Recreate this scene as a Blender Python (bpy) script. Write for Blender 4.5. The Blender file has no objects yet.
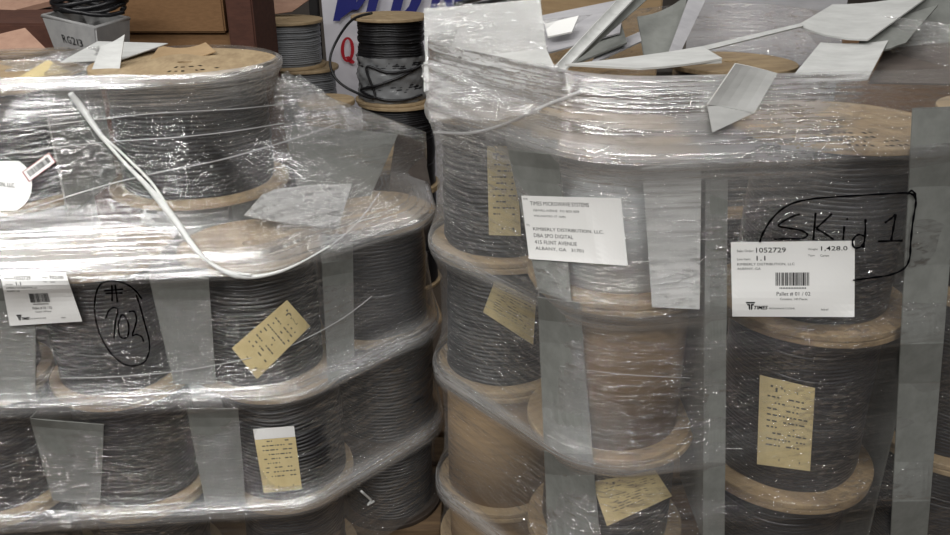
import bpy, bmesh, math, random
import numpy as np
from mathutils import Vector, Matrix
from mathutils.bvhtree import BVHTree
random.seed(7)
rng = np.random.RandomState(5)
scene = bpy.context.scene
COL = scene.collection
PI = math.pi
# ---------------------------------------------------------------- camera
F = 820.0
PITCH = math.radians(23.5)
CP, SP = math.cos(PITCH), math.sin(PITCH)
CAM = Vector((0, 0, 1.6))
cd = bpy.data.cameras.new('camera'); cam = bpy.data.objects.new('camera', cd); COL.objects.link(cam)
cam.location = CAM; cam.rotation_euler = (PI/2 - PITCH, 0, 0)
cd.sensor_width = 36; cd.lens = F/950*36; cd.clip_start = .05
scene.camera = cam

def ray(x, y):
    a = (x-475)/F; b = (267.5-y)/F
    return Vector((a, CP + b*SP, -SP + b*CP))
def at(x, y, Y):
    d = ray(x, y); return CAM + d*(Y/d.y)
def atz(x, y, z):
    d = ray(x, y); return CAM + d*((z-CAM.z)/d.z)

# ---------------------------------------------------------------- materials
def lin(c):
    f = lambda v: v/12.92 if v <= .04045 else ((v+.055)/1.055)**2.4
    return tuple(f(v/255) for v in c) + (1,)
def nodes(name):
    m = bpy.data.materials.new(name); m.use_nodes = True
    nt = m.node_tree
    return m, nt, nt.nodes['Principled BSDF'], nt.nodes, nt.links
def mat(name, c, rough=.6, c2=None, scale=(20, 20, 20), detail=4, bump=0, bscale=80, metal=0, spec=.5, lo=.35, hi=.65, coat=0):
    m, nt, b, N, L = nodes(name)
    b.inputs['Roughness'].default_value = rough; b.inputs['Metallic'].default_value = metal
    b.inputs['Specular IOR Level'].default_value = spec
    b.inputs['Coat Weight'].default_value = coat
    b.inputs['Base Color'].default_value = lin(c)
    tc = N.new('ShaderNodeTexCoord')
    if c2:
        mp = N.new('ShaderNodeMapping'); mp.inputs['Scale'].default_value = scale
        L.new(tc.outputs['Object'], mp.inputs['Vector'])
        n = N.new('ShaderNodeTexNoise'); n.inputs['Scale'].default_value = 1; n.inputs['Detail'].default_value = detail
        n.inputs['Roughness'].default_value = .65
        L.new(mp.outputs[0], n.inputs['Vector'])
        r = N.new('ShaderNodeValToRGB'); r.color_ramp.elements[0].position = lo; r.color_ramp.elements[1].position = hi
        r.color_ramp.elements[0].color = lin(c); r.color_ramp.elements[1].color = lin(c2)
        L.new(n.outputs['Fac'], r.inputs[0]); L.new(r.outputs[0], b.inputs['Base Color'])
    if bump:
        n2 = N.new('ShaderNodeTexNoise'); n2.inputs['Scale'].default_value = bscale; n2.inputs['Detail'].default_value = 3
        L.new(tc.outputs['Object'], n2.inputs['Vector'])
        bp = N.new('ShaderNodeBump'); bp.inputs['Strength'].default_value = bump; bp.inputs['Distance'].default_value = .004
        L.new(n2.outputs['Fac'], bp.inputs['Height']); L.new(bp.outputs[0], b.inputs['Normal'])
    return m
M = {}
M['wood'] = mat('plywood', (148, 127, 98), .62, (176, 155, 122), (14, 50, 40), 6, .25, 60)
M['wood_rough'] = mat('rough_plywood', (116, 96, 71), .65, (168, 146, 112), (9, 40, 40), 8, .3, 60, lo=.3, hi=.7)
M['wood_dark'] = mat('shade_darkened_flange', (44, 36, 31), .6, (60, 50, 42), (9, 40, 40), 6)  # flange wood coloured near black in place of the shade between the loads
M['shade_board'] = mat('brownish_grey_board', (84, 76, 72), .8, (98, 90, 84), (10, 30, 30), 4)  # brown board colour, also used as painted shadow at the far right
M['pallet'] = mat('pallet_wood', (84, 66, 48), .8, (116, 94, 68), (5, 60, 40), 6, .3, 60)
M['cable'] = mat('black_cable', (18, 18, 20), .38, (30, 30, 34), (30, 30, 6), 3)
M['cable_wrapped'] = mat('black_cable_under_film', (24, 24, 27), .3, (40, 40, 44), (12, 12, 40), 4, .35, 40, coat=.4)
M['cable_grey'] = mat('grey_cable', (108, 110, 113), .42, (126, 128, 131), (10, 10, 60), 3)
M['white_wrap'] = mat('white_wrap', (198, 204, 204), .55, (212, 216, 216), (8, 8, 3), 3, .1, 30)
M['kraft'] = mat('kraft_cardboard', (112, 92, 68), .75, (126, 104, 78), (12, 12, 90), 4, .1, 90)
M['kraft_light'] = mat('light_kraft_cardboard', (154, 129, 96), .75, (168, 142, 107), (12, 12, 90), 4, .1, 90)
M['carton'] = mat('brown_carton', (120, 88, 56), .8, (134, 100, 66), (40, 40, 160), 5, .1, 120)
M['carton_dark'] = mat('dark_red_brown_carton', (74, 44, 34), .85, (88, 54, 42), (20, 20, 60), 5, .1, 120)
M['flap'] = mat('pinkish_kraft', (158, 124, 106), .8, (172, 138, 118), (20, 20, 60), 4, .1, 120)
M['pad'] = mat('grey_chipboard_pad', (114, 116, 112), .7, (126, 128, 124), (30, 30, 30), 4, .08, 120)
M['pad_white'] = mat('white_board', (182, 183, 181), .65, (200, 201, 199), (10, 30, 30), 4, .12, 60)
M['pad_lilac'] = mat('pale_grey_board', (165, 164, 168), .65, (180, 179, 182), (10, 30, 30), 4, .12, 60)
M['paper'] = mat('label_paper', (232, 232, 230), .5, (240, 240, 238), (6, 6, 6), 2)
M['tag'] = mat('yellow_tag_paper', (206, 188, 140), .7, (216, 199, 152), (30, 30, 30), 3)
M['ink'] = mat('black_ink', (22, 22, 24), .9, spec=.05)
M['ink_grey'] = mat('grey_ink', (90, 88, 84), .7)
M['marker'] = mat('black_marker', (8, 8, 10), .95, spec=.02)
M['red_ink'] = mat('red_ink', (150, 40, 44), .6)
M['strap'] = mat('white_film_rope', (205, 207, 205), .3, (226, 227, 225), (30, 30, 30), 3, .4, 90, coat=.5)
M['film_fold'] = mat('folded_film_edge', (215, 215, 215), .25, coat=.3)
M['film_fold'].node_tree.nodes['Principled BSDF'].inputs['Alpha'].default_value = .5
M['banner'] = mat('white_vinyl_banner', (216, 214, 222), .5, (226, 224, 230), (3, 3, 3), 2)
M['blue'] = mat('blue_vinyl', (30, 36, 120), .5)
M['red'] = mat('red_vinyl', (176, 24, 40), .5)
M['tote'] = mat('grey_plastic_tote', (138, 138, 138), .55, (150, 150, 149), (20, 20, 20), 4)
M['yellow'] = mat('yellow_tape', (190, 175, 60), .6)
M['dark'] = mat('dark_steel', (40, 38, 38), .5, metal=.3)
M['floor'] = mat('concrete_floor', (66, 56, 47), .7, (88, 76, 64), (3, 3, 3), 8, .15, 30)
M['wall'] = mat('painted_block_wall', (120, 112, 106), .9, (130, 122, 115), (3, 3, 3), 3)
M['ceiling'] = mat('warehouse_ceiling', (150, 150, 148), .9, (160, 160, 158), (3, 3, 3), 3)

def film_mat(name, streak_u, streak_v, haze_gain, seed, tint=(226, 226, 226)):
    """stretched plastic film: clear where thin, milky where layers bunch, glossy, horizontally wrinkled"""
    m, nt, b, N, L = nodes(name)
    N.remove(b)
    out = N['Material Output']
    uv = N.new('ShaderNodeUVMap'); uv.uv_map = 'UVMap'
    def mapping(sx, sy, rot=0, off=0):
        mp = N.new('ShaderNodeMapping'); mp.inputs['Scale'].default_value = (sx, sy, 1)
        mp.inputs['Rotation'].default_value = (0, 0, rot); mp.inputs['Location'].default_value = (off, off*1.7, seed)
        L.new(uv.outputs[0], mp.inputs['Vector']); return mp
    def noise(mp, detail=3, rough=.55, dist=0):
        n = N.new('ShaderNodeTexNoise'); n.inputs['Scale'].default_value = 1
        n.inputs['Detail'].default_value = detail; n.inputs['Roughness'].default_value = rough; n.inputs['Distortion'].default_value = dist
        L.new(mp.outputs[0], n.inputs['Vector']); return n.outputs['Fac']
    def math_(op, a, b_=None, clamp=False):
        n = N.new('ShaderNodeMath'); n.operation = op; n.use_clamp = clamp
        for i, v in enumerate((a, b_)):
            if v is None: continue
            if isinstance(v, (int, float)): n.inputs[i].default_value = v
            else: L.new(v, n.inputs[i])
        return n.outputs[0]
    def ramp(v, lo, hi, a=0., b_=1.):
        n = N.new('ShaderNodeMapRange'); n.clamp = True
        n.inputs[1].default_value = lo; n.inputs[2].default_value = hi; n.inputs[3].default_value = a; n.inputs[4].default_value = b_
        L.new(v, n.inputs[0]); return n.outputs[0]
    at_ = N.new('ShaderNodeAttribute'); at_.attribute_name = 'layers'
    layers = at_.outputs['Fac']
    s1 = noise(mapping(streak_u, streak_v), 5, .62, .3)          # long horizontal streaks
    s2 = noise(mapping(42, 150, math.radians(24), 3), 3, .6, .6)  # short slanted crinkles
    s3 = noise(mapping(2.2, 7, 0.15, 9), 3, .5)                   # broad cloudiness
    s4 = noise(mapping(5, 6, 0.4, 17), 2, .5)                     # where crinkles gather
    crk = math_('MULTIPLY', ramp(s2, .50, .6), ramp(s4, .40, .60))
    stk = ramp(s1, .44, .68)
    cloud = ramp(s3, .32, .7)
    band = math_('MULTIPLY', layers, ramp(cloud, 0, 1, .55, 1.2))
    lsc = math_('ADD', math_('MULTIPLY', layers, 1.1), .06)
    hgt = math_('ADD', math_('MULTIPLY', s1, math_('MULTIPLY', lsc, .7)), math_('MULTIPLY', math_('MULTIPLY', s2, 1.7), math_('SUBTRACT', 1.0, math_('MULTIPLY', math_('MINIMUM', band, 1.0), .85))))
    bp = N.new('ShaderNodeBump'); bp.inputs['Strength'].default_value = 1; bp.inputs['Distance'].default_value = .0045
    L.new(hgt, bp.inputs['Height'])
    bpd = N.new('ShaderNodeBump'); bpd.inputs['Strength'].default_value = .5; bpd.inputs['Distance'].default_value = .002
    L.new(math_('MULTIPLY', s1, lsc), bpd.inputs['Height'])
    gl = N.new('ShaderNodeBsdfGlossy'); gl.inputs['Roughness'].default_value = .1; gl.inputs['Color'].default_value = (.95, .95, .95, 1)
    L.new(bp.outputs[0], gl.inputs['Normal'])
    df = N.new('ShaderNodeBsdfDiffuse'); df.inputs['Color'].default_value = lin(tint)
    L.new(bpd.outputs[0], df.inputs['Normal'])
    trl = N.new('ShaderNodeBsdfTranslucent'); trl.inputs['Color'].default_value = lin(tint)
    mx0 = N.new('ShaderNodeMixShader'); mx0.inputs[0].default_value = .3; L.new(df.outputs[0], mx0.inputs[1]); L.new(trl.outputs[0], mx0.inputs[2])
    tr = N.new('ShaderNodeBsdfTransparent'); tr.inputs['Color'].default_value = (.97, .97, .97, 1)
    # haze
    hz = math_('MULTIPLY', math_('MULTIPLY', band, haze_gain), math_('ADD', .55, math_('MULTIPLY', stk, math_('MINIMUM', math_('MULTIPLY', band, 1.6), .9))), True)
    mx1 = N.new('ShaderNodeMixShader'); L.new(hz, mx1.inputs[0]); L.new(tr.outputs[0], mx1.inputs[1]); L.new(mx0.outputs[0], mx1.inputs[2])
    g = math_('ADD', .05, math_('ADD', math_('MULTIPLY', stk, math_('MULTIPLY', band, 1.25)), math_('MULTIPLY', crk, .42)), True)
    g = math_('MINIMUM', g, .85)
    mx2 = N.new('ShaderNodeMixShader'); L.new(g, mx2.inputs[0]); L.new(mx1.outputs[0], mx2.inputs[1]); L.new(gl.outputs[0], mx2.inputs[2])
    L.new(mx2.outputs[0], out.inputs['Surface'])
    return m
M['film_a'] = film_mat('stretch_film_left', 2.6, 190, .72, 2.3)
M['film_b'] = film_mat('stretch_film_right', 3.2, 150, .75, 7.7)

# ---------------------------------------------------------------- object helpers
def link(name, me, parent=None):
    o = bpy.data.objects.new(name, me); COL.objects.link(o)
    if parent: o.parent = parent
    return o
def mesh(name, verts, faces, m, parent=None, smooth=False, uv=None):
    me = bpy.data.meshes.new(name); me.from_pydata([tuple(v) for v in verts], [], faces); me.validate()
    for k in (m if isinstance(m, (list, tuple)) else [m]): me.materials.append(k)
    if smooth: me.polygons.foreach_set('use_smooth', [True]*len(me.polygons))
    me.update()
    return link(name, me, parent)
def thing(name, label, cat, loc=(0, 0, 0), rz=0, group=None):
    o = bpy.data.objects.new(name, None); COL.objects.link(o); o.empty_display_size = .05
    o.location = loc; o.rotation_euler = (0, 0, rz)
    return tag(o, label, cat, group)
def tag(o, label, cat, group=None):
    o['label'] = label; o['category'] = cat
    if group: o['group'] = group
    return o
def struct(o):
    o['kind'] = 'structure'; return o
def bevel_box(name, size, center, m, parent=None, bev=.004, rot=None, seg=2):
    bm = bmesh.new(); bmesh.ops.create_cube(bm, size=1)
    for v in bm.verts: v.co = Vector((v.co.x*size[0], v.co.y*size[1], v.co.z*size[2]))
    if bev: bmesh.ops.bevel(bm, geom=bm.edges[:], offset=bev, segments=seg, affect='EDGES')
    if rot is not None: bmesh.ops.rotate(bm, verts=bm.verts[:], cent=(0, 0, 0), matrix=rot)
    bmesh.ops.translate(bm, verts=bm.verts[:], vec=Vector(center))
    me = bpy.data.meshes.new(name); bm.to_mesh(me); bm.free(); me.materials.append(m)
    return link(name, me, parent)
def lathe_data(prof, seg=72, wob=None):
    V = []; Fc = []
    n = len(prof)
    for i, (r, z) in enumerate(prof):
        for k in range(seg):
            a = 2*PI*k/seg
            rr = r + (wob(i, a) if wob else 0)
            V.append((rr*math.cos(a), rr*math.sin(a), z))
    for i in range(n-1):
        for k in range(seg):
            k2 = (k+1) % seg
            Fc.append((i*seg+k, i*seg+k2, (i+1)*seg+k2, (i+1)*seg+k))
    return V, Fc
def tube(name, pts, r, m, parent=None, seg=8, closed=False, flat=1.0):
    P = [Vector(p) for p in pts]; V = []; Fc = []; n = len(P)
    up = None
    for i, p in enumerate(P):
        a = P[(i-1) % n] if (closed or i > 0) else P[0]
        b = P[(i+1) % n] if (closed or i < n-1) else P[-1]
        t = (b-a).normalized()
        if up is None:
            up = t.orthogonal().normalized()
        up = (up - t*up.dot(t)).normalized(); s = t.cross(up)
        rr = r(i/(n-1)) if callable(r) else r
        for k in range(seg):
            q = 2*PI*k/seg
            V.append(p + up*(rr*math.cos(q)) + s*(rr*flat*math.sin(q)))
    for i in range(n if closed else n-1):
        j = (i+1) % n
        for k in range(seg):
            k2 = (k+1) % seg
            Fc.append((i*seg+k, i*seg+k2, j*seg+k2, j*seg+k))
    if not closed:
        Fc.append(tuple(range(seg))[::-1]); Fc.append(tuple((n-1)*seg+k for k in range(seg)))
    return mesh(name, V, Fc, m, parent, True)
def spline(pts, n=8):
    P = [Vector(p) for p in pts]; out = []
    for i in range(len(P)-1):
        p0 = P[max(i-1, 0)]; p1 = P[i]; p2 = P[i+1]; p3 = P[min(i+2, len(P)-1)]
        for k in range(n):
            t = k/n
            out.append(.5*((2*p1) + (p2-p0)*t + (2*p0-5*p1+4*p2-p3)*t*t + (3*p1-p0-3*p2+p3)*t**3))
    out.append(P[-1]); return out
def sheet_grid(name, G, th, m, parent=None, smooth=True):
    """a grid of points (rows x cols) given real thickness th"""
    R, C = len(G), len(G[0])
    front = [[Vector(p) for p in row] for row in G]
    V = []; 
    nrm = [[None]*C for _ in range(R)]
    for i in range(R):
        for j in range(C):
            du = front[i][min(j+1, C-1)] - front[i][max(j-1, 0)]
            dv = front[min(i+1, R-1)][j] - front[max(i-1, 0)][j]
            k = du.cross(dv)
            nrm[i][j] = k.normalized() if k.length > 1e-9 else Vector((0, -1, 0))
    for i in range(R):
        for j in range(C): V.append(front[i][j])
    for i in range(R):
        for j in range(C): V.append(front[i][j] - nrm[i][j]*th)
    o = R*C; Fc = []
    for i in range(R-1):
        for j in range(C-1):
            a, b, c, d = i*C+j, i*C+j+1, (i+1)*C+j+1, (i+1)*C+j
            Fc.append((a, d, c, b)); Fc.append((o+a, o+b, o+c, o+d))
    for j in range(C-1):
        Fc.append((j, j+1, o+j+1, o+j)); a = (R-1)*C+j; Fc.append((a+1, a, o+a, o+a+1))
    for i in range(R-1):
        a, b = i*C, (i+1)*C; Fc.append((b, a, o+a, o+b))
        a, b = i*C+C-1, (i+1)*C+C-1; Fc.append((a, b, o+b, o+a))
    ob = mesh(name, V, Fc, m, parent, False)
    bm = bmesh.new(); bm.from_mesh(ob.data); bmesh.ops.recalc_face_normals(bm, faces=bm.faces[:]); bm.to_mesh(ob.data); bm.free()
    return ob
def quad_grid(c, R=6, C=8, bow=0, jag=0):
    """corners TL TR BR BL in 3D -> grid, bowed along its normal"""
    TL, TR, BR, BL = [Vector(p) for p in c]
    n = (TR-TL).cross(BL-TL).normalized()
    G = []
    for i in range(R):
        v = i/(R-1); row = []
        for j in range(C):
            u = j/(C-1)
            p = (TL*(1-u)+TR*u)*(1-v) + (BL*(1-u)+BR*u)*v
            p = p + n*bow*(4*u*(1-u))
            if jag and i == R-1: p = p + (BL-TL).normalized()*random.uniform(-jag, jag)
            row.append(p)
        G.append(row)
    return G

# ---------------------------------------------------------------- cable spools
_cache = {}
def flange_data(R, t):
    k = ('f', R, t)
    if k not in _cache:
        b = .0025
        prof = [(.0005, t-.012), (.017, t-.012), (.017, t-.001), (.018, t), (R-b, t), (R-b*.3, t-b*.3), (R, t-b), (R, b), (R-b*.3, b*.3), (R-b, 0), (.0005, 0)]
        V, Fc = lathe_data(prof, 96)
        me = bpy.data.meshes.new('flange'); me.from_pydata(V, [], Fc)
        me.polygons.foreach_set('use_smooth', [False]*len(me.polygons)); me.update()
        _cache[k] = me
    return _cache[k]
def cable_data(r, z0, z1, d, seed, dep=1.):
    k = ('c', r, round(z1-z0, 4), d, seed, dep)
    if k not in _cache:
        q = random.Random(seed)
        n = int((z1-z0)/d); d = (z1-z0)/n
        lay = [q.uniform(-.0012, .0012) for _ in range(n)]
        ph = [q.uniform(0, 6.28) for _ in range(4)]
        for _ in range(n//6): lay[q.randrange(n)] -= d*.4
        prof = [(r-d*.5, z0)]; row = [0]
        for i in range(n):
            for f, h in ((.12, -.22), (.32, -.04), (.5, 0), (.68, -.04), (.88, -.22), (1, -.42)):
                prof.append((r+h*d*dep+lay[i]*dep, z0+(i+f)*d)); row.append(i)
        def wob(i, a):
            z = prof[i][1]
            return .0015*math.sin(2*a+ph[0]+z*9) + .001*math.sin(5*a+ph[1]+z*30)
        V, Fc = lathe_data(prof, 80, wob)
        V = [(x, y, z + .16*d*math.sin(3*math.atan2(y, x)+ph[2]) + .1*d*math.sin(7*math.atan2(y, x)+z*40+ph[3])) for x, y, z in V]
        me = bpy.data.meshes.new('cable'); me.from_pydata(V, [], Fc)
        me.polygons.foreach_set('use_smooth', [True]*len(me.polygons)); me.update()
        _cache[k] = me
    return _cache[k]
def wrap_data(r, z0, z1):
    k = ('w', r, z0, round(z1, 4))
    if k not in _cache:
        V, Fc = lathe_data([(r-.003, z0), (r, z0), (r+.0006, (z0+z1)/2), (r, z1), (r-.003, z1)], 80)
        base = len(V)                                   # the overlapping end of the wrap
        a0 = 2.2
        for i in range(7):
            a = a0+.05*i/6; rr = r+.0022
            V += [(rr*math.cos(a), rr*math.sin(a), z0), (rr*math.cos(a), rr*math.sin(a), z1)]
        for i in range(6): Fc.append((base+2*i, base+2*i+2, base+2*i+3, base+2*i+1))
        me = bpy.data.meshes.new('cardboard_wrap'); me.from_pydata(V, [], Fc)
        me.polygons.foreach_set('use_smooth', [True]*len(me.polygons)); me.update()
        _cache[k] = me
    return _cache[k]
SPOOLS = []
def spool(x, y, z0, z1, R, kind, label, group, rb=None, t=.013, d=.0105, m=None, fm='wood', rz=None, tilt=None):
    h = z1-z0-.0006
    rb = rb or R*.8
    root = thing('cable_spool', label, 'spool', (x, y, z0), random.uniform(0, 6.28) if rz is None else rz, group)
    if tilt: root.rotation_euler = (tilt[0], tilt[1], root.rotation_euler.z)
    def part(name, me, mm, z=0):
        if not me.materials: me.materials.append(mm)
        o = link(name, me, root); o.location.z = z
        if me.materials[0] != mm:
            o.data = me.copy(); o.data.materials.clear(); o.data.materials.append(mm)
        return o
    fl = flange_data(R, t)
    part('flange', fl, M[fm], 0); top = part('flange', fl, M[fm], h-t)
    if kind in ('black', 'wrapped', 'grey'):
        part('cable', cable_data(rb, t, h-t, d*(.8 if kind == 'wrapped' else .88), random.choice((1, 2, 3)), .45 if kind == 'wrapped' else 1.), m or M[{'black': 'cable', 'wrapped': 'cable_wrapped', 'grey': 'cable_grey'}[kind]])
    else:
        part('cardboard_wrap', wrap_data(rb, t, h-t), m or M[{'white': 'white_wrap', 'kraft': 'kraft', 'lkraft': 'kraft_light'}[kind]])
    SPOOLS.append(dict(x=x, y=y, z0=z0, z1=z1, R=R, rb=rb, root=root, top=top, h=h))
    return SPOOLS[-1]
def stamp(s, rows, seed, rr=(.6, .9), a0=-PI/2, spread=.9, big=1.0):
    """printer's marks stamped on the top flange: short strokes in rows"""
    q = random.Random(seed); V = []; Fc = []
    zt = .0136
    for k in range(rows):
        r = s['R']*(rr[0] + (rr[1]-rr[0])*(k/(max(rows-1, 1))))
        a = a0-spread/2
        while a < a0+spread/2:
            w = q.uniform(.003, .007)*big; hh = q.uniform(.004, .008)*big
            if q.random() < .72:
                c = Vector((r*math.cos(a), r*math.sin(a), zt)); e = Vector((-math.sin(a), math.cos(a), 0)); f = Vector((math.cos(a), math.sin(a), 0))
                b = len(V)
                for su, sv in ((-1, -1), (1, -1), (1, 1), (-1, 1)): V.append(c + e*su*w*.35 + f*sv*hh*.5)
                V += [v + Vector((0, 0, -.0004)) for v in V[b:b+4]]
                Fc += [(b, b+1, b+2, b+3), (b+7, b+6, b+5, b+4)] + [(b+i, b+4+i, b+4+(i+1) % 4, b+(i+1) % 4) for i in range(4)]
            a += (w+.003*big)/r
    # in the flange's own frame, undoing the root's turn so marks face the aisle
    rot = Matrix.Rotation(-s['root'].rotation_euler.z, 4, 'Z')
    V = [rot @ v for v in V]
    return mesh('stamp', V, Fc, M['ink'], s['top'])

LG = 'spools wrapped on the left pallet'
RG = 'spools wrapped on the right pallet'
PT = .13
# right pallet: three front columns and what stands behind them
c3 = dict(x=.654, y=1.49)
c2 = dict(x=.262, y=1.42)
c1 = dict(x=.058, y=1.68)
r3a = spool(.668, 1.49, .885, 1.245, .188, 'wrapped', 'film-wrapped cable spool with stamped flange behind the SKid 1 writing', RG, .145, fm='wood_rough')
r3b = spool(.672, 1.49, .505, .885, .186, 'wrapped', 'black cable spool with upright yellow tag below the SKid 1 label', RG, .148, fm='wood_rough')
r3c = spool(.672, 1.49, PT, .505, .184, 'wrapped', 'dark cable spool at bottom right, under the spool with the upright yellow tag', RG, .145, fm='wood_rough')
r2a = spool(.264, 1.42, .972, 1.243, .165, 'white', 'white-wrapped spool behind the address label', RG, .122, fm='wood_rough')
r2b = spool(.272, 1.42, .650, .972, .165, 'kraft', 'brown cardboard-wrapped spool directly under the white-wrapped spool', RG, .135, fm='wood_rough')
r2c = spool(.280, 1.42, .385, .650, .165, 'wrapped', 'black spool with big tilted fan-shaped yellow tag at the bottom of the frame', RG, .135, fm='wood_rough')
r2d = spool(.280, 1.42, PT, .385, .165, 'wrapped', 'lowest spool of the middle column on the right pallet', RG, .135, fm='wood_rough')
r1a = spool(.056, 1.67, .935, 1.235, .150, 'black', 'black cable spool with tall cream tag at upper left corner of right pallet', RG, .125)
r1b = spool(.060, 1.67, .628, .935, .150, 'black', 'black cable spool with slanted tag, second from top at the pallet corner', RG, .122)
r1c = spool(.063, 1.67, .300, .628, .152, 'lkraft', 'tan cardboard-wrapped spool at the lower left corner of right pallet', RG, .128)
r1d = spool(.063, 1.67, PT, .300, .152, 'lkraft', 'lowest short spool at left corner of the right pallet', RG, .125)
for k, (za, zb) in enumerate(((.885, 1.245), (.505, .885), (PT, .505))):
    spool(1.085, 1.58, za, zb, .17, 'wrapped', ['topmost', 'middle', 'lowest'][k] + ' spool at the right end of right pallet, behind the wide grey sheet', RG, .137)
for k, (za, zb) in enumerate(((.885, 1.245), (.505, .885), (PT, .505))):
    spool(.66, 2.15, za, zb, .165, 'wrapped', ['back spool whose bare wooden flange shows under the loose boards', 'middle spool of the back column on right pallet', 'lowest spool of the back column on right pallet'][k], RG, .145, fm='wood_rough')
# left pallet
lBt = spool(-.776, 1.57, .67, .96, .147, 'wrapped', 'film-wrapped spool behind the circled 702 writing', LG, .125)
lCt = spool(-.470, 1.60, .672, .962, .149, 'black', 'black cable spool with slanted yellow tag at the corner of left pallet', LG, .128)
lAt = spool(-1.082, 1.55, .67, .96, .147, 'wrapped', 'spool behind the left shipping label at the photo edge', LG, .125)
lDt = spool(-.248, 1.804, .672, .962, .147, 'wrapped', 'spool behind the corner spool, under film on right face of left pallet', LG, .128)
lB3 = spool(-.770, 1.57, .38, .67, .147, 'wrapped', 'dark spool in the lower row, left of the spool with white-topped tag', LG, .125)
lC3 = spool(-.440, 1.60, .38, .67, .149, 'black', 'black cable spool with white-topped yellow tag in the lower row', LG, .132)
lA3 = spool(-1.082, 1.55, .38, .67, .147, 'wrapped', 'dark spool in the lower row at the left photo edge', LG, .125)
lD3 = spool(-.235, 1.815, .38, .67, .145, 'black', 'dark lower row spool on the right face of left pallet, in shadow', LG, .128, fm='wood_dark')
for (x, y, w) in ((-.770, 1.57, 'second from the left'), (-.440, 1.60, 'under the spool with white-topped tag'), (-1.082, 1.55, 'at the left photo edge'), (-.235, 1.815, 'at the right, in shadow')):
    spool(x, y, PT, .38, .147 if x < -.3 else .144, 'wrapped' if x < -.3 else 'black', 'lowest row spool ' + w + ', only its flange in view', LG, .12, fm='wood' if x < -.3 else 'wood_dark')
T2 = spool(-.655, 1.885, 1.002, 1.288, .205, 'black', 'large black cable spool on top of left pallet behind the white film rope', LG, .172, fm='wood', tilt=(0, 0))
T1 = spool(-1.085, 1.83, 1.002, 1.268, .205, 'black', 'large black spool on top of left pallet behind the small barcode sticker', LG, .172)
for k, (za, zb) in enumerate(((.712, 1.002), (.422, .712), (PT, .422))):
    spool(-.655, 1.91, za, zb, .165, 'white', ['white-wrapped spool just below the large black top spool', 'middle inner spool below the large black top spool', 'bottom inner spool below the large black top spool'][k], LG, .155)
    spool(-1.085, 1.88, za, zb, .165, 'white', ['inner spool just below the barcoded top spool', 'middle inner spool below the barcoded top spool', 'bottom inner spool below the barcoded top spool'][k], LG, .15)
for k, (za, zb) in enumerate(((.70, 1.0), (.42, .70), (PT, .42))):
    spool(-.295, 2.13, za, zb, .150, 'kraft' if k == 0 else 'wrapped', ['brown-wrapped spool under film at the back right corner of left pallet', 'middle spool at the back right corner of left pallet', 'lowest spool at the back right corner of left pallet'][k], LG, .125, m=M['carton_dark'] if k == 0 else None)
stamp(r3a, 4, 3, (.45, .9), -PI/2-.1, 1.1, 1.5)
stamp(lCt, 2, 5, (.6, .75), -PI/2+.3, .6, 1.0)
stamp(T2, 2, 8, (.35, .6), -PI/2+.5, .9, 2.0)

# ---------------------------------------------------------------- pallets
def pallet(cx, cy, w, d, rz, label):
    root = thing('wooden_pallet', label, 'pallet', (cx, cy, 0), rz)
    n = 7
    for i in range(n):
        bevel_box('deck_board', (w, d/n*.8, .018), (0, -d/2 + d/n*(i+.5), PT-.0095), M['pallet'], root, .002)
    for x in (-w/2+.03, 0, w/2-.03):
        bevel_box('stringer', (.045, d, .075), (x, 0, .0735), M['pallet'], root, .002)
    for y in (-d/2+.05, 0, d/2-.05):
        bevel_box('bottom_board', (w, .09, .018), (0, y, .018), M['pallet'], root, .002)
    for ch in root.children:
        if ch.name.startswith('deck_board'): ch.location.z = .0
    return root
pallet(-.70, 1.88, 1.22, 1.02, 0, 'wooden pallet carrying the left load of wrapped spools')
pallet(.64, 1.80, 1.26, 1.02, 0, 'wooden pallet carrying the right load of wrapped spools')

# ---------------------------------------------------------------- stretch film
def film_shape(center, spools, extra, z0, z1, nz, nth, k, clear=.011, sag=.028, lift=None, seed=0):
    """radial surface round a load: tight and convex in plan, following each flange, drawn in between them"""
    ths = np.linspace(-PI, PI, nth, endpoint=False)
    phs = np.linspace(-PI, PI, 360, endpoint=False)
    zs = np.linspace(z0, z1, nz)
    D = ths[:, None]-phs[None, :]
    cosD = np.cos(D); ok = cosD > .08
    R0 = np.zeros((nz, nth))
    for i, z in enumerate(zs):
        C = []
        for s in spools:
            if s['z0']-.005 <= z <= s['z1']+.005:
                h = s['z1']-s['z0']; u = min(max((z-s['z0'])/h, 0), 1)
                e = min(u, 1-u)*h           # distance from the nearest flange
                sg = sag*(1-math.exp(-max(e-.014, 0)/.032))
                C.append((s['x']-center[0], s['y']-center[1], s['R']+clear-sg))
        for (x, y, za, zb, r) in extra:
            if za <= z <= zb: C.append((x-center[0], y-center[1], r))
        if not C: continue
        C = np.array(C)
        h = (C[:, 0, None]*np.cos(phs) + C[:, 1, None]*np.sin(phs) + C[:, 2, None]).max(0)
        h = np.maximum(h, .02)
        q = np.where(ok, h[None, :]/np.maximum(cosD, .08), 1e9).min(1)
        R0[i] = q
    R = R0.copy(); dz = zs[1]-zs[0]
    if callable(k): k = k(ths)
    for i in range(1, nz): R[i] = np.maximum(R[i], R[i-1]-k*dz)          # going up
    for i in range(nz-2, -1, -1): R[i] = np.maximum(R[i], R[i+1]-1.6*dz)  # going down
    for _ in range(3):
        R[1:-1] = np.maximum(R[1:-1], (R[:-2]+2*R[1:-1]+R[2:])/4)
    return ths, zs, R
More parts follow.
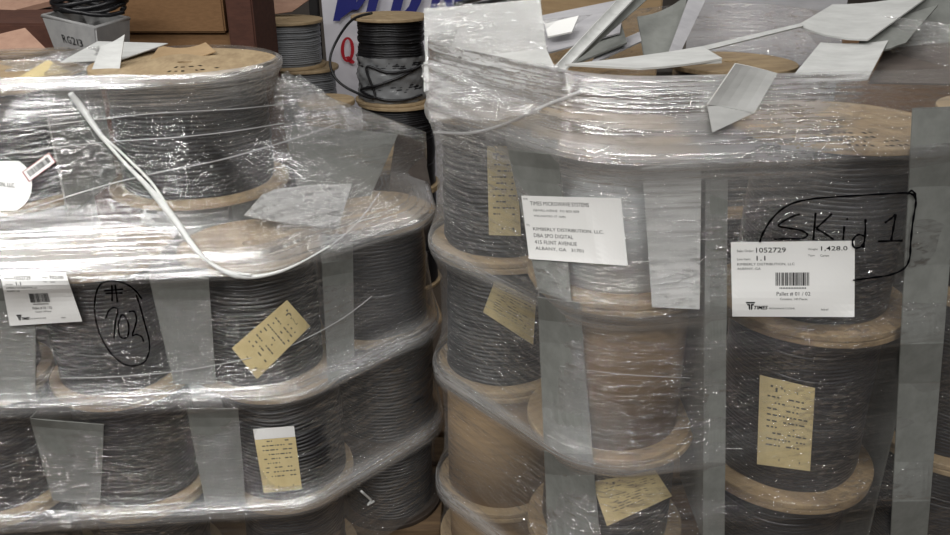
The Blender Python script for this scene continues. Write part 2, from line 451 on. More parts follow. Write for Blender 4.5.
def build_film(name, label, ths, zs, R, center, spools, m, lo, group=None, seed=0):
    nz, nth = R.shape
    r_ = np.random.RandomState(seed)
    T, Z = np.meshgrid(ths, zs)
    w = np.zeros_like(R)
    for _ in range(26):                         # gentle waviness of the film
        kt = r_.randint(2, 26); kz = r_.uniform(-60, 60)
        w += r_.uniform(.3, 1)*np.sin(kt*T + kz*Z + r_.uniform(0, 6.3))/26
    Rw = R + .0045*(w-w.max())*1.0
    X = center[0]+Rw*np.cos(T); Y = center[1]+Rw*np.sin(T)
    V = np.stack([X, Y, Z], -1).reshape(-1, 3)
    Fc = []
    for i in range(nz-1):
        for j in range(nth):
            j2 = (j+1) % nth
            Fc.append((i*nth+j, i*nth+j2, (i+1)*nth+j2, (i+1)*nth+j))
    me = bpy.data.meshes.new(name); me.from_pydata(V.tolist(), [], Fc); me.materials.append(m)
    me.polygons.foreach_set('use_smooth', [True]*len(me.polygons))
    uvl = me.uv_layers.new(name='UVMap')
    meanR = R.mean()
    arr = np.zeros((len(Fc)*4, 2))
    U = (T*meanR).ravel(); VV = Z.ravel()
    fa = np.array(Fc); u = U[fa]; v = VV[fa]
    wrapc = (fa[:, 1] % nth) == 0
    u[wrapc, 1] = PI*meanR; u[wrapc, 2] = PI*meanR
    arr[:, 0] = u.ravel(); arr[:, 1] = v.ravel()
    uvl.data.foreach_set('uv', arr.ravel())
    lay = lo(T, Z)
    a = me.attributes.new('layers', 'FLOAT', 'POINT'); a.data.foreach_set('value', lay.ravel().astype(np.float32))
    me.update()
    o = link(name, me); tag(o, label, 'plastic wrap', group)
    bvh = BVHTree.FromPolygons([tuple(p) for p in np.stack([center[0]+R*np.cos(T), center[1]+R*np.sin(T), Z], -1).reshape(-1, 3).tolist()], Fc)
    return o, bvh
def band(Z, z, s): return np.exp(-((Z-z)/s)**2)

# left film
CA = (-.66, 1.85)
spA = [s for s in SPOOLS if s['x'] < -.1]
exA = [(-.19, 1.98, .96, 1.10, .015), (-.137, 2.04, .96, 1.09, .015)]
thA, zA, RA = film_shape(CA, spA, exA, .16, 1.296, 190, 640, lambda T: 1.15 + 1.1*np.clip((T+1.25)/.5, 0, 1)*(T < 2.2), seed=1)
def layA(T, Z):
    right = np.clip((T+.95)/.3, 0, 1)*(T < 1.5)         # the face turned to the gap between the pallets
    L = .10 + .13*right
    for z in (.38, .67, .96): L = L + .85*band(Z, z+.016, .022)  # milky bands: overlapping film, plus rim highlight painted in as haze
    L = L + .85*band(Z, 1.015, .04)*(1-.75*np.clip((T+1.42)/.25, 0, 1))
    L = L + .42*np.clip((Z-1.205)/.02, 0, 1)
    L = L + .7*band(Z, 1.284, .014)
    return np.clip(L, 0, 1.3)
filmA, bvhA = build_film('stretch_wrap', 'clear stretch film wrapped round the left pallet load, marked with a circled 702', thA, zA, RA, CA, spA, M['film_a'], layA, None, 3)
# right film
CB = (.58, 1.80)
spB = [s for s in SPOOLS if s['x'] > -.1]
exB = [(.06, 1.66, 1.22, 1.372, .155), (.265, 1.42, 1.22, 1.372, .172), (.668, 1.49, 1.22, 1.372, .190), (1.06, 1.56, 1.22, 1.372, .18), (.66, 2.15, 1.22, 1.372, .18)]
thB, zB, RB = film_shape(CB, spB, exB, 1.6e-1, 1.372, 190, 640, .35, sag=.024, seed=2)
def layB(T, Z):
    L = .15 + .0*T
    left = np.clip((-T-1.75)/.5, 0, 1)           # towards the left corner
    for z in (.935, .63, .30): L = L + left*1.0*band(Z, z+.014, .02)  # doubled film along the rims, with some highlight put into the milkiness
    mid = np.clip((-T-1.5)/.25, 0, 1)
    L = L + (.12+.95*mid)*np.clip((Z-1.18)/.05, 0, 1) + .45*np.clip((Z-1.1)/.1, 0, 1)*mid + .06*left
    return np.clip(L, 0, 1.2)
filmB, bvhB = build_film('stretch_wrap', 'clear stretch film wrapped round the right pallet load, marked SKid 1', thB, zB, RB, CB, spB, M['film_b'], layB, None, 4)

# ---------------------------------------------------------------- projecting onto the film / spools
def hit(bvh, x, y, off=0.):
    d = ray(x, y).normalized()
    h = bvh.ray_cast(CAM, d)
    if h[0] is None: return None
    return h[0] - d*off
def hit_quad(bvh, q, R, C, off):
    G = []
    for i in range(R):
        v = i/(R-1); row = []
        for j in range(C):
            u = j/(C-1)
            x = (q[0][0]*(1-u)+q[1][0]*u)*(1-v)+(q[3][0]*(1-u)+q[2][0]*u)*v
            y = (q[0][1]*(1-u)+q[1][1]*u)*(1-v)+(q[3][1]*(1-u)+q[2][1]*u)*v
            row.append(hit(bvh, x, y, off))
        G.append(row)
    return G
def cyl_hit(s, x, y, r):
    d = ray(x, y); ox, oy = CAM.x-s['x'], CAM.y-s['y']
    a = d.x*d.x+d.y*d.y; b = 2*(ox*d.x+oy*d.y); c = ox*ox+oy*oy-r*r
    disc = b*b-4*a*c
    t = (-b-math.sqrt(max(disc, 0)))/(2*a)
    return CAM + d*t

def text_mesh(txt, bold=0., shear=0.):
    c = bpy.data.curves.new('t', 'FONT'); c.body = txt; c.resolution_u = 2; c.offset = bold; c.shear = shear
    o = bpy.data.objects.new('t', c); COL.objects.link(o)
    dg = bpy.context.evaluated_depsgraph_get(); dg.update()
    me = o.evaluated_get(dg).to_mesh()
    V = [(v.co.x, v.co.y) for v in me.vertices]; Fc = [tuple(p.vertices) for p in me.polygons]
    o.evaluated_get(dg).to_mesh_clear()
    bpy.data.objects.remove(o); bpy.data.curves.remove(c)
    return V, Fc
class Print:
    """collects flat print (u,v in 0..1 of a label) into one mesh"""
    def __init__(s): s.V = []; s.F = []; s.cuts = []
    def text(s, txt, x0, y0, x1, y1, bold=0., shear=0.):
        V, Fc = text_mesh(txt, bold, shear); s.cuts.append((len(s.V), len(s.F)))
        xs = [v[0] for v in V]; ys = [v[1] for v in V]
        mx, Mx = min(xs), max(xs); my, My = min(ys), max(ys); b = len(s.V)
        for (x, y) in V: s.V.append((x0+(x-mx)/(Mx-mx)*(x1-x0), y1+(y-my)/(My-my)*(y0-y1)))
        s.F += [tuple(b+i for i in f) for f in Fc]
    def rect(s, x0, y0, x1, y1):
        b = len(s.V); s.V += [(x0, y0), (x0, y1), (x1, y1), (x1, y0)]; s.F.append((b, b+1, b+2, b+3))
    def poly(s, pts):
        b = len(s.V); s.V += list(pts); s.F.append(tuple(range(b, b+len(pts))))
    def lines(s, name, fn, m, parent):              # one print per line of text
        cut = s.cuts + [(len(s.V), len(s.F))]
        for (a, fa), (b, fb) in zip(cut[:-1], cut[1:]):
            mesh(name, [fn(u, v) for u, v in s.V[a:b]], [tuple(i-a for i in f) for f in s.F[fa:fb]], m, parent)
    def build(s, name, fn, m, parent):
        return mesh(name, [fn(u, v) for u, v in s.V], s.F, m, parent)
def grid_fn(G, toward=None):
    R, C = len(G), len(G[0])
    def fn(u, v, lift=.0008):
        a = min(max(u, 0), .9999)*(C-1); b = min(max(v, 0), .9999)*(R-1); j, i = int(a), int(b); a -= j; b -= i
        p = (G[i][j]*(1-a)+G[i][j+1]*a)*(1-b)+(G[i+1][j]*(1-a)+G[i+1][j+1]*a)*b
        return p + (CAM-p).normalized()*lift
    return fn
def barcode(P, x0, y0, x1, y1, seed=1):
    q = random.Random(seed); x = x0; w = (x1-x0)/75
    while x < x1-w:
        k = q.choice((1, 1, 1, 2, 2, 3)); e = min(x+w*k, x1); P.rect(x, y0, e, y1); x = e+w*q.choice((1, 1, 1, 2))
def smooth_grid(G, n=6):
    R, C = len(G), len(G[0])
    for _ in range(n):
        H = [[p.copy() for p in r] for r in G]
        for i in range(R):
            for j in range(C):
                acc = Vector(); k = 0
                for di, dj in ((0, 1), (0, -1), (1, 0), (-1, 0)):
                    a, b = i+di, j+dj
                    if 0 <= a < R and 0 <= b < C: acc += H[a][b]; k += 1
                if 0 < i < R-1 and 0 < j < C-1: G[i][j] = H[i][j]*.5 + acc/k*.5
    return G

def ship_label(q, bvh, label, order, weight, pallet_no, seed, crease):
    G = smooth_grid(hit_quad(bvh, q, 13, 17, .002 if crease < .003 else .006), 6 if crease < .003 else 1)
    for i in range(13):
        for j in range(17):
            u, v = j/16, i/12
            G[i][j] = G[i][j] + (CAM-G[i][j]).normalized()*(crease*(.5+.5*math.sin(7*u+4*v+seed))*math.sin(5*v-3*u))
    root = tag(sheet_grid('shipping_label', G, .0004, M['paper'], None), label, 'label', 'shipping labels stuck on the film')
    g0 = grid_fn(G)
    fn = lambda u, v: g0(u, v, .0008 if crease < .003 else .0016)
    W, H = 662., 400.
    P = Print(); U = lambda x, y: (x/W, y/H)
    def t(txt, x0, yb, x1, h, **k): P.text(txt, x0/W, (yb-h)/H, x1/W, yb/H, **k)
    t('Sales Order:', 32, 54, 122, 13); t(order, 134, 58, 294, 27, bold=.008 if crease < .003 else 0.)
    t('Weight:', 412, 50, 466, 13); t(weight, 482, 54, 624, 27, bold=.008 if crease < .003 else 0.)
    t('Line Item:', 32, 98, 105, 12); t('1.1', 136, 100, 184, 25, bold=.008)
    t('Type', 412, 82, 448, 12); t('Carton', 478, 82, 524, 12)
    t('KIMBERLY DISTRIBUTION, LLC', 32, 128, 340, 15); t('ALBANY, GA', 32, 152, 158, 15)
    t('Pallet # ' + pallet_no, 242, 290, 424, 22); t('Contains: 140 Pieces', 260, 312, 408, 12)
    t('label', 482, 366, 520, 10)
    P.lines('printed_text', fn, M['ink'], root)
    B = Print(); barcode(B, 237/W, 165/H, 420/W, 235/H, seed); t2 = 0
    for k in range(17): B.rect((258+k*8.6)/W, 244/H, (258+k*8.6+5)/W, 252/H)
    B.build('barcode', fn, M['ink'], root)
    Lg = Print()
    for pts in ([(74, 322), (126, 322), (122, 330), (78, 330)], [(80, 333), (97, 333), (97, 341), (84, 341)], [(103, 333), (120, 333), (116, 341), (103, 341)], [(90, 333), (98, 333), (98, 366), (90, 360)], [(102, 333), (110, 333), (110, 360), (102, 366)]):
        Lg.poly([(x/W, y/H) for x, y in pts[::-1]])
    Lg.text('TIMES', 118/W, 342/H, 194/W, 362/H, bold=.03, shear=.25)
    Lg.text('MICROWAVE SYSTEMS', 200/W, 352/H, 340/W, 361/H)
    Lg.build('logo', fn, M['ink'], root)
    return root
ship_label([(730.8, 242.2), (854.7, 240.7), (854.3, 317), (732.2, 316.4)], bvhB, 'white shipping label under the SKid 1 writing, weight 1,428.0', '1052729', '1,428.0', '01 / 02', 1, .0012)
ship_label([(0, 272), (65.4, 272.3), (82.3, 321.3), (9.9, 325.8)], bvhA, 'crumpled white shipping label beside the circled 702, at left photo edge', '1052729', '702.00', '02 / 02', 5, .004)

# address label
G = smooth_grid(hit_quad(bvhB, [(521.5, 195.6), (621, 198.3), (627.9, 265.8), (529.3, 259)], 13, 17, .002))
for i in range(13):
    for j in range(17):
        u, v = j/16, i/12
        G[i][j] = G[i][j] + (CAM-G[i][j]).normalized()*.003*math.exp(-((u-.62-.12*v)/.05)**2)*v
addr = tag(sheet_grid('address_label', G, .0004, M['paper']), 'white address label with typed lines on film over the white-wrapped spool', 'label')
P = Print()
def at_(txt, x0, yb, x1, h, **k): P.text(txt, (x0-72)/338, (yb-h-253)/224, (x1-72)/338, (yb-253)/224, **k)
at_('FROM:', 76, 268, 92, 7); at_('TIMES MICROWAVE SYSTEMS', 98, 286, 298, 14)
at_('358 HALL AVENUE   P.O. BOX 5039', 106, 307, 262, 8); at_('WALLINGFORD, CT  06492', 106, 327, 214, 8)
Ru = Print(); Ru.rect(.0, (345-253)/224, 1, (346.6-253)/224); Ru.build('printed_rule', grid_fn(G), M['ink'], addr)
at_('TO:', 76, 360, 88, 7)
at_('KIMBERLY DISTRIBUTION, LLC.', 98, 376, 338, 13); at_('DBA SPO DIGITAL', 98, 398, 232, 13)
at_('415 FLINT AVENUE', 98, 421, 242, 13); at_('ALBANY, GA   31701', 98, 444, 262, 13)
P.lines('printed_text', grid_fn(G), M['ink'], addr)

# handwriting in black marker on the film
def strokes(bvh, S, tf, parent, r=.0017, name='handwriting'):
    V = []; Fc = []
    for st in S:
        pts = spline([Vector((a, b, 0)) for a, b in st], 6) if len(st) > 2 else [Vector((st[0][0]*(1-k/6)+st[1][0]*k/6, st[0][1]*(1-k/6)+st[1][1]*k/6, 0)) for k in range(7)]
        P3 = [hit(bvh, *tf(p.x, p.y), .005) for p in pts]
        n = len(P3)
        for i in range(n):
            t = (P3[min(i+1, n-1)]-P3[max(i-1, 0)]).normalized(); to = (CAM-P3[i]).normalized()
            s = t.cross(to).normalized()
            rr = r*(1 + .25*math.sin(i*1.3))
            b = len(V); V += [P3[i]+s*rr, P3[i]+to*.0006, P3[i]-s*rr, P3[i]-to*.0004]
            if i: 
                for k in range(4): Fc.append((b-4+k, b-4+(k+1) % 4, b+(k+1) % 4, b+k))
        Fc.append((len(V)-4, len(V)-3, len(V)-2, len(V)-1))
    o = mesh(name, V, Fc, M['marker'], parent)
    bm = bmesh.new(); bm.from_mesh(o.data); bmesh.ops.recalc_face_normals(bm, faces=bm.faces[:]); bm.to_mesh(o.data); bm.free()
    return o
tfB = lambda X, Y: (690+X/2.546, 120+Y/2.546)
strokes(bvhB, [
    [(178, 312), (185, 290), (210, 250), (250, 217), (310, 201), (400, 194), (500, 188), (556, 186), (572, 196), (575, 212), (568, 255), (562, 310), (559, 352), (545, 378), (510, 394), (460, 402), (415, 408)],
    [(553, 189), (564, 180), (574, 190), (572, 200)],
    [(280, 240), (262, 245), (234, 260), (226, 270), (250, 275), (285, 282), (299, 293), (284, 302), (245, 302), (214, 304)],
    [(320, 236), (317, 270), (314, 306)], [(362, 238), (342, 257), (321, 276)], [(321, 276), (345, 290), (366, 305)],
    [(393, 270), (390, 306)], [(399, 250), (401, 255)],
    [(447, 252), (446, 290), (441, 326)], [(445, 296), (428, 292), (414, 307), (419, 325), (436, 322), (445, 306)],
    [(496, 262), (510, 252), (524, 240)], [(524, 240), (518, 275), (512, 308)], [(478, 309), (542, 307)]], tfB, filmB, .0016)
tfA = lambda X, Y: (X/4.8625, 260+Y/4.8625)
strokes(bvhA, [
    [(690, 190), (660, 150), (620, 120), (575, 104), (530, 102), (490, 118), (468, 160), (460, 220), (464, 280), (482, 350), (510, 410), (550, 465), (600, 505), (650, 515), (700, 498), (724, 450), (726, 395), (714, 345), (696, 280), (680, 220), (662, 168)],
    [(505, 150), (598, 142)], [(512, 162), (596, 160)], [(544, 122), (546, 200)], [(560, 120), (572, 206)],
    [(514, 286), (530, 246), (555, 231), (573, 246), (562, 300), (554, 382)],
    [(592, 264), (576, 310), (580, 362), (600, 381), (622, 368), (626, 318), (610, 276), (594, 264)],
    [(626, 252), (652, 250), (664, 285), (655, 330), (644, 366), (664, 362), (690, 374), (698, 400)]], tfA, filmA, .0014)

# ---------------------------------------------------------------- paper tags on the spools
def paper_tag(s, q, seed, lift=.006, white_top=False, lines=9, curl=0):
    def place(x, y, r): return cyl_hit(s, x, y, r)
    R, C = 9, 7
    G = []
    for i in range(R):
        v = i/(R-1); row = []
        for j in range(C):
            u = j/(C-1)
            x = (q[0][0]*(1-u)+q[1][0]*u)*(1-v)+(q[3][0]*(1-u)+q[2][0]*u)*v
            y = (q[0][1]*(1-u)+q[1][1]*u)*(1-v)+(q[3][1]*(1-u)+q[2][1]*u)*v
            row.append(place(x, y, s['rb']+lift+.001*math.sin(6*v+seed)))
        G.append(row)
    G = smooth_grid(G, 2)
    inv = (Matrix.Translation((s['x'], s['y'], s['z0'])) @ Matrix.Rotation(s['root'].rotation_euler.z, 4, 'Z')).inverted()
    loc = lambda p: inv @ p
    o = sheet_grid('paper_tag', [[loc(p) for p in r] for r in G], .0005, M['tag'], s['root'])
    o['label'] = 'yellow paper tag'
    fn = grid_fn(G); q_ = random.Random(seed); P = Print()
    for k in range(lines):
        v = .2 + .62*k/lines; u = .15
        while u < .85:
            w = q_.uniform(.03, .12)
            if q_.random() < .7: P.rect(u, v, min(u+w, .9), v+.018)
            u += w+.03
    P.rect(.2, .08, .42, .105); P.rect(.29, .1, .33, .15); P.rect(.45, .1, .7, .13); P.rect(.4, .91, .8, .935)
    P.build('tag_print', lambda u, v: loc(fn(u, v)), M['ink_grey'], o)
    if white_top:
        Vh = [loc(fn(k/10, v, .0016)) for v in (0, .08, .17) for k in range(11)]
        hd = mesh('tag_header', Vh, [(a*11+k, (a+1)*11+k, (a+1)*11+k+1, a*11+k+1) for a in range(2) for k in range(10)], M['paper'], o)
        hd['label'] = 'white header strip of the tag'
    return o
paper_tag(r1a, [(487, 146), (516, 146), (521, 236), (489, 235)], 1)
paper_tag(r1b, [(495, 280), (536, 300), (533, 345), (483, 312)], 2)
paper_tag(r2c, [(592, 482), (655, 470), (672, 496), (607, 526)], 3, lift=.012)
paper_tag(r3b, [(760, 375), (815, 388), (810, 471), (757, 464)], 4)
paper_tag(lCt, [(287, 300), (310, 326), (257, 379), (232, 348)], 5, lift=.009)
paper_tag(lC3, [(253, 429), (294, 426), (302, 489), (264, 493)], 6, white_top=True)

# ---------------------------------------------------------------- grey separator sheets between the spools, folded round at the front
def separator(name_label, q, bvh, back, m='pad', depth=.2, inset=.0065, group='grey separator boards between the spools', R=12, C=7):
    """front leg lies just inside the film; the other leg goes back between two columns of spools"""
    G0 = hit_quad(bvh, q, R, C, -inset)
    rows = []
    b = Vector((back[0], back[1], 0)).normalized()
    for r in G0:
        leg = [r[0] + b*depth*k/4 for k in (4, 3, 2, 1)] if depth else []
        rows.append(leg + r)
    o = sheet_grid('separator_board', rows, .0025, M[m])
    return tag(o, name_label, 'board', group)
separator('grey board folded between the 702 spool and the slanted-tag spool', [(148, 268), (208, 268), (216, 384), (175, 384)], bvhA, (-.02, 1))
separator('grey board behind the left shipping label', [(-6, 262), (36, 262), (36, 402), (-6, 402)], bvhA, (0, 1), depth=0)
separator('dark-lit grey board in the lower row left of centre on left pallet', [(31, 418), (104, 424), (100, 506), (54, 500)], bvhA, (0, 1), depth=.16)
separator('grey board in the lower row beside the white-topped tag', [(187, 408), (238, 408), (246, 506), (206, 506)], bvhA, (.0, 1), depth=.0)
separator('greenish grey board right of the slanted-tag spool', [(320, 236), (352, 234), (354, 372), (328, 384)], bvhA, (-.3, .9), depth=.0)
separator('grey board with pale folded edge left of the address label', [(506, 136), (558, 140), (572, 302), (540, 292)], bvhB, (.1, 1), depth=.14)
separator('grey board below the address label, left of the brown spool', [(539, 297), (580, 302), (600, 540), (549, 540)], bvhB, (.1, 1), depth=.14)
separator('pale board curved round the right side of the white-wrapped spool', [(642, 168), (701, 160), (699, 309), (652, 307)], bvhB, (0, 1), m='pad_white', depth=0)
s9 = separator('tall grey board with folded-over top, left of the SKid 1 spool', [(708, 108), (728, 112), (724, 540), (704, 540)], bvhB, (0, 1), depth=.2)
separator('wide grey board at the right photo edge beside SKid 1', [(912, 108), (962, 106), (926, 540), (890, 540)], bvhB, (0, 1), depth=0, C=9)
ob = tag(bevel_box('separator_board', (.004, .42, 1.04), (.884, 1.66, .66), M['pad'], None, .001), 'grey board standing edge-on between the SKid 1 spools and the wide grey sheet', 'board', 'grey separator boards between the spools')
# the folded-over top of the tall board
A = hit(bvhB, 707, 104, .006); B_ = hit(bvhB, 754, 113, .014); C_ = hit(bvhB, 712, 132, .006)
q = [A, at(735, 63, B_.y-.01), at(777, 73, B_.y), B_]
sheet_grid('flap', quad_grid([q[1], q[2], q[3], q[0]], 5, 6, .004), .0025, M['pad_white'], s9)
sheet_grid('flap', quad_grid([A + Vector((0, .002, 0)), B_ + Vector((0, .002, 0)), C_ + Vector((.001, 0, 0)), C_], 4, 5), .002, M['pad_white'], s9)

# ---------------------------------------------------------------- white film rope and film edges on the left pallet
ropep = [(70, 93), (82, 108), (100, 134), (122, 160), (148, 187), (172, 216), (192, 244), (208, 261), (226, 272), (248, 277), (275, 273), (300, 263), (330, 246)]
P3 = spline([hit(bvhA, x, y, .007) for x, y in ropep], 6)
def rw(t): return .0055*(1+.35*math.sin(t*19)) if t < .72 else .0055*max(.35, 1-(t-.72)*3)
ro = tag(tube('film_rope', P3, rw, M['strap'], None, 8, flat=1.0), 'white twisted film rope slanting down the left pallet front', 'rope')
P3b = spline([hit(bvhA, x+5*math.sin(i), y-2+1.5*math.cos(i*2), .010) for i, (x, y) in enumerate(ropep[2:10])], 6)
tube('strand', P3b, .0028, M['strap'], ro)
def film_edge(bvh, pts, film, r=.0013, off=.0015):
    tube('film_edge', spline([p for p in (hit(bvh, x, y, off) for x, y in pts) if p], 6), r, M['film_fold'], film, 6)
film_edge(bvhA, [(0, 131), (50, 125), (100, 119), (160, 113), (235, 109), (283, 104)], filmA)
film_edge(bvhA, [(0, 155), (60, 147), (120, 141), (180, 137), (235, 131), (284, 123)], filmA)
film_edge(bvhA, [(20, 212), (70, 196), (110, 184), (160, 172), (220, 160), (290, 140), (340, 123)], filmA, .0016)
film_edge(bvhA, [(60, 378), (110, 377), (180, 371), (250, 358), (290, 346), (340, 320), (372, 296)], filmA, .0009)
film_edge(bvhA, [(330, 246), (350, 230), (366, 212), (380, 192)], filmA, .0016)
cl = [hit(bvhA, x, y, .004) for x, y in ((361, 491), (371, 500), (368, 505), (374, 501))]
tag(tube('plastic_clip', spline(cl[:2], 4) + spline(cl[2:], 3), .003, M['strap'], None, 6), 'small bent white plastic clip at the lower right corner of left load', 'clip')
film_edge(bvhB, [(434, 132), (470, 133), (505, 124), (540, 108), (580, 92)], filmB, .0032, .002)
film_edge(bvhB, [(560, 366), (620, 374), (690, 378)], filmB, .0005)

# ---------------------------------------------------------------- loose boards on the pallets
def board(label, q, m='pad_white', th=.004, bow=.0, group='loose boards on the right load', jag=0, R=6, C=8):
    o = sheet_grid('loose_board', quad_grid([at(*c) for c in q], R, C, bow, jag), th, M[m])
    return tag(o, label, 'board', group)
board('large white board standing upright at the left corner of right load, under crinkled film', [(424, 9, 1.80), (540, -1, 1.80), (550, 80, 1.74), (426, 84, 1.74)], 'pad_white', bow=.004)
board('lower white board in front of the upright one at the left corner of right load', [(424, 63, 1.70), (546, 49, 1.70), (562, 84, 1.66), (424, 92, 1.66)], 'pad_white')
board('long white strip rising steeply from the film to the top of the photo', [(622, -6, 1.95), (640, -6, 1.97), (563, 74, 1.64), (547, 74, 1.62)], 'pad_white', bow=.006)
board('grey long strip alongside the steep white strip', [(640, -8, 1.98), (656, -8, 2.02), (588, 52, 1.78), (572, 60, 1.72)], 'pad', bow=.004)
board('small bright white board leaning behind the steep strip', [(545, 25, 1.98), (579, 17, 1.98), (572, 33, 1.93), (548, 38, 1.93)], 'paper')
board('white board lying behind the upright one, edge towards the shelf', [(536, 18, 2.10), (625, 0, 2.12), (620, 34, 1.95), (545, 55, 1.90)], 'pad_lilac')
board('dark-lit grey board tilted under the steep strip', [(572, 50, 1.95), (622, 26, 2.02), (627, 44, 1.90), (568, 68, 1.80)], 'pad')
board('narrow grey strip leaning in the dark gap', [(600, 50, 1.92), (640, 33, 2.0), (642, 42, 1.96), (590, 66, 1.82)], 'pad_lilac')
board('curved grey board standing like a box side in the middle of right load', [(637, 18, 2.06), (688, -4, 2.10), (676, 62, 1.88), (645, 66, 1.86)], 'pad', bow=.012)
board('pale strip standing on edge beside the curved grey board', [(690, -6, 2.02), (708, -6, 2.04), (678, 56, 1.84), (667, 56, 1.82)], 'pad_lilac')
board('wide pale grey board leaning at the back of right load', [(690, -6, 2.46), (848, -6, 2.46), (760, 640, 2.44), (640, 640, 2.44)], 'pad_lilac', bow=.01)
board('long thin board edge running from the film up to the creased board', [(690, 50, 1.74), (802, 24, 1.94), (803, 27, 1.93), (690, 55, 1.73)], 'pad_white')
board('white board lying at the front of right load below the steep strip', [(565, 66, 1.62), (702, 48, 1.76), (722, 60, 1.66), (640, 70, 1.60)], 'pad_white', bow=.003)
board('grey board standing in shade behind the bare back flange', [(692, 54, 2.38), (802, 28, 2.40), (830, 62, 2.36), (700, 76, 2.34)], 'pad_lilac')
board('ragged white board lying low beside the bare back flange', [(640, 62, 1.70), (712, 56, 1.73), (722, 63, 1.66), (630, 70, 1.61)], 'pad_white', jag=.004)
board('creased white board uppermost of the pile on the right', [(832, 6, 2.10), (936, -8, 2.14), (868, 41, 1.90), (796, 27, 1.94)], 'pad_white', bow=.008, jag=.003)
board('white board sloping down to the film under the creased one', [(820, 44, 1.92), (888, 42, 1.92), (868, 80, 1.72), (790, 80, 1.72)], 'pad_white', bow=.005)
board('grey board with torn edge under the creased white one', [(864, 30, 2.02), (938, 6, 2.08), (905, 44, 1.92), (852, 62, 1.84)], 'pad', jag=.006)
board('grey board standing at the far right of right load', [(905, 2, 2.12), (990, -6, 2.14), (990, 44, 2.05), (892, 52, 2.05)], 'pad')
board('brownish grey board added for the dark shadow at the far right of right load', [(885, 50, 2.03), (990, 40, 2.03), (990, 86, 1.80), (868, 84, 1.80)], 'shade_board')  # dark-coloured sheet standing in for the shadow under the pile
# on and around the left load's top
LB = 'loose boards and papers on the left load'
board('white card strip sticking up on top of left load', [(101, 47, 1.86), (125, 35, 1.90), (119, 76, 1.78), (88, 80, 1.76)], 'pad_white', .002, .003, LB)
board('white sheet lying flat on top of left load', [(98, 42, 2.06), (168, 44, 2.06), (122, 60, 1.88), (60, 63, 1.86)], 'pad_white', .002, 0, LB)
board('brown paper scrap lying behind the top flange of left load', [(160, 46, 2.04), (206, 43, 2.06), (216, 52, 1.98), (150, 60, 1.92)], 'kraft_light', .002, .01, LB)
board('cream printed paper on top of left load at the left', [(48, 60, 1.92), (80, 74, 1.86), (44, 86, 1.74), (8, 84, 1.74)], 'tag', .001, .004, LB)
board('white pad lying on the spools right of the film rope', [(266, 191, 1.80), (354, 178, 1.94), (338, 229, 1.68), (244, 216, 1.66)], 'pad_white', .003, .004, LB)
board('grey board standing right of the large top spool', [(284, 124, 1.92), (398, 134, 1.98), (366, 206, 1.90), (300, 204, 1.84)], 'pad', .003, 0, LB)
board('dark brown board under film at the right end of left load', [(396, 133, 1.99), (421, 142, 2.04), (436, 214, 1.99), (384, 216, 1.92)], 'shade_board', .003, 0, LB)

def film_patch(label, q, m, layers, bump_, seed, name='film_flap', R=40, C=50):
    G = quad_grid(q, R, C); r_ = np.random.RandomState(seed); n = (G[0][-1]-G[0][0]).cross(G[-1][0]-G[0][0]).normalized()
    K = [(r_.uniform(-30, 30), r_.uniform(-30, 30), r_.uniform(0, 6.3), r_.uniform(.2, 1)) for _ in range(14)]
    w = (G[0][-1]-G[0][0]).length; h = (G[-1][0]-G[0][0]).length
    V = []; UV = []
    for i in range(R):
        for j in range(C):
            u, v = j/(C-1), i/(R-1)
            d = sum(k[3]*math.sin(k[0]*u+k[1]*v+k[2]) for k in K)/len(K)
            V.append(G[i][j] + n*bump_*d + (G[-1][0]-G[0][0])*(.03*math.sin(9*u+seed) if i in (0, R-1) else 0)); UV.append((u*w, v*h))
    Fc = [(i*C+j, (i+1)*C+j, (i+1)*C+j+1, i*C+j+1) for i in range(R-1) for j in range(C-1)]
    o = mesh(name, V, Fc, m, None, True)
    uvl = o.data.uv_layers.new(name='UVMap')
    uvl.data.foreach_set('uv', np.array([UV[k] for f in Fc for k in f]).ravel())
    a = o.data.attributes.new('layers', 'FLOAT', 'POINT'); a.data.foreach_set('value', np.full(len(V), layers, np.float32))
    return tag(o, label, 'plastic wrap', 'loose crumpled film flaps')
film_patch('crumpled film flap covering the upright white board', [at(424, 6, 1.775), at(541, -3, 1.775), at(549, 56, 1.72), at(426, 62, 1.72)], M['film_b'], .08, .007, 3)
film_patch('crumpled film heaped on top of left load at the left photo edge', [at(-14, 66, 1.98), at(100, 46, 2.0), at(96, 84, 1.70), at(-14, 97, 1.69)], M['film_a'], .55, .022, 5)
film_patch('crumpled film flap hanging from the large top spool towards the right', [at(281, 72, 1.90), at(300, 76, 1.95), at(372, 126, 1.93), at(300, 136, 1.80)], M['film_a'], .5, .02, 8)
film_patch('crumpled film at the upper left corner of right load', [at(421, 64, 1.60), at(560, 66, 1.40), at(540, 116, 1.32), at(430, 122, 1.48)], M['film_b'], .7, .016, 9)

tag(bevel_box('separator_board', (.004, .26, .272), (-.8695, 1.78, 1.138), M['pad'], None, .001), 'grey board standing between the two large black top spools', 'board', 'grey separator boards between the spools')
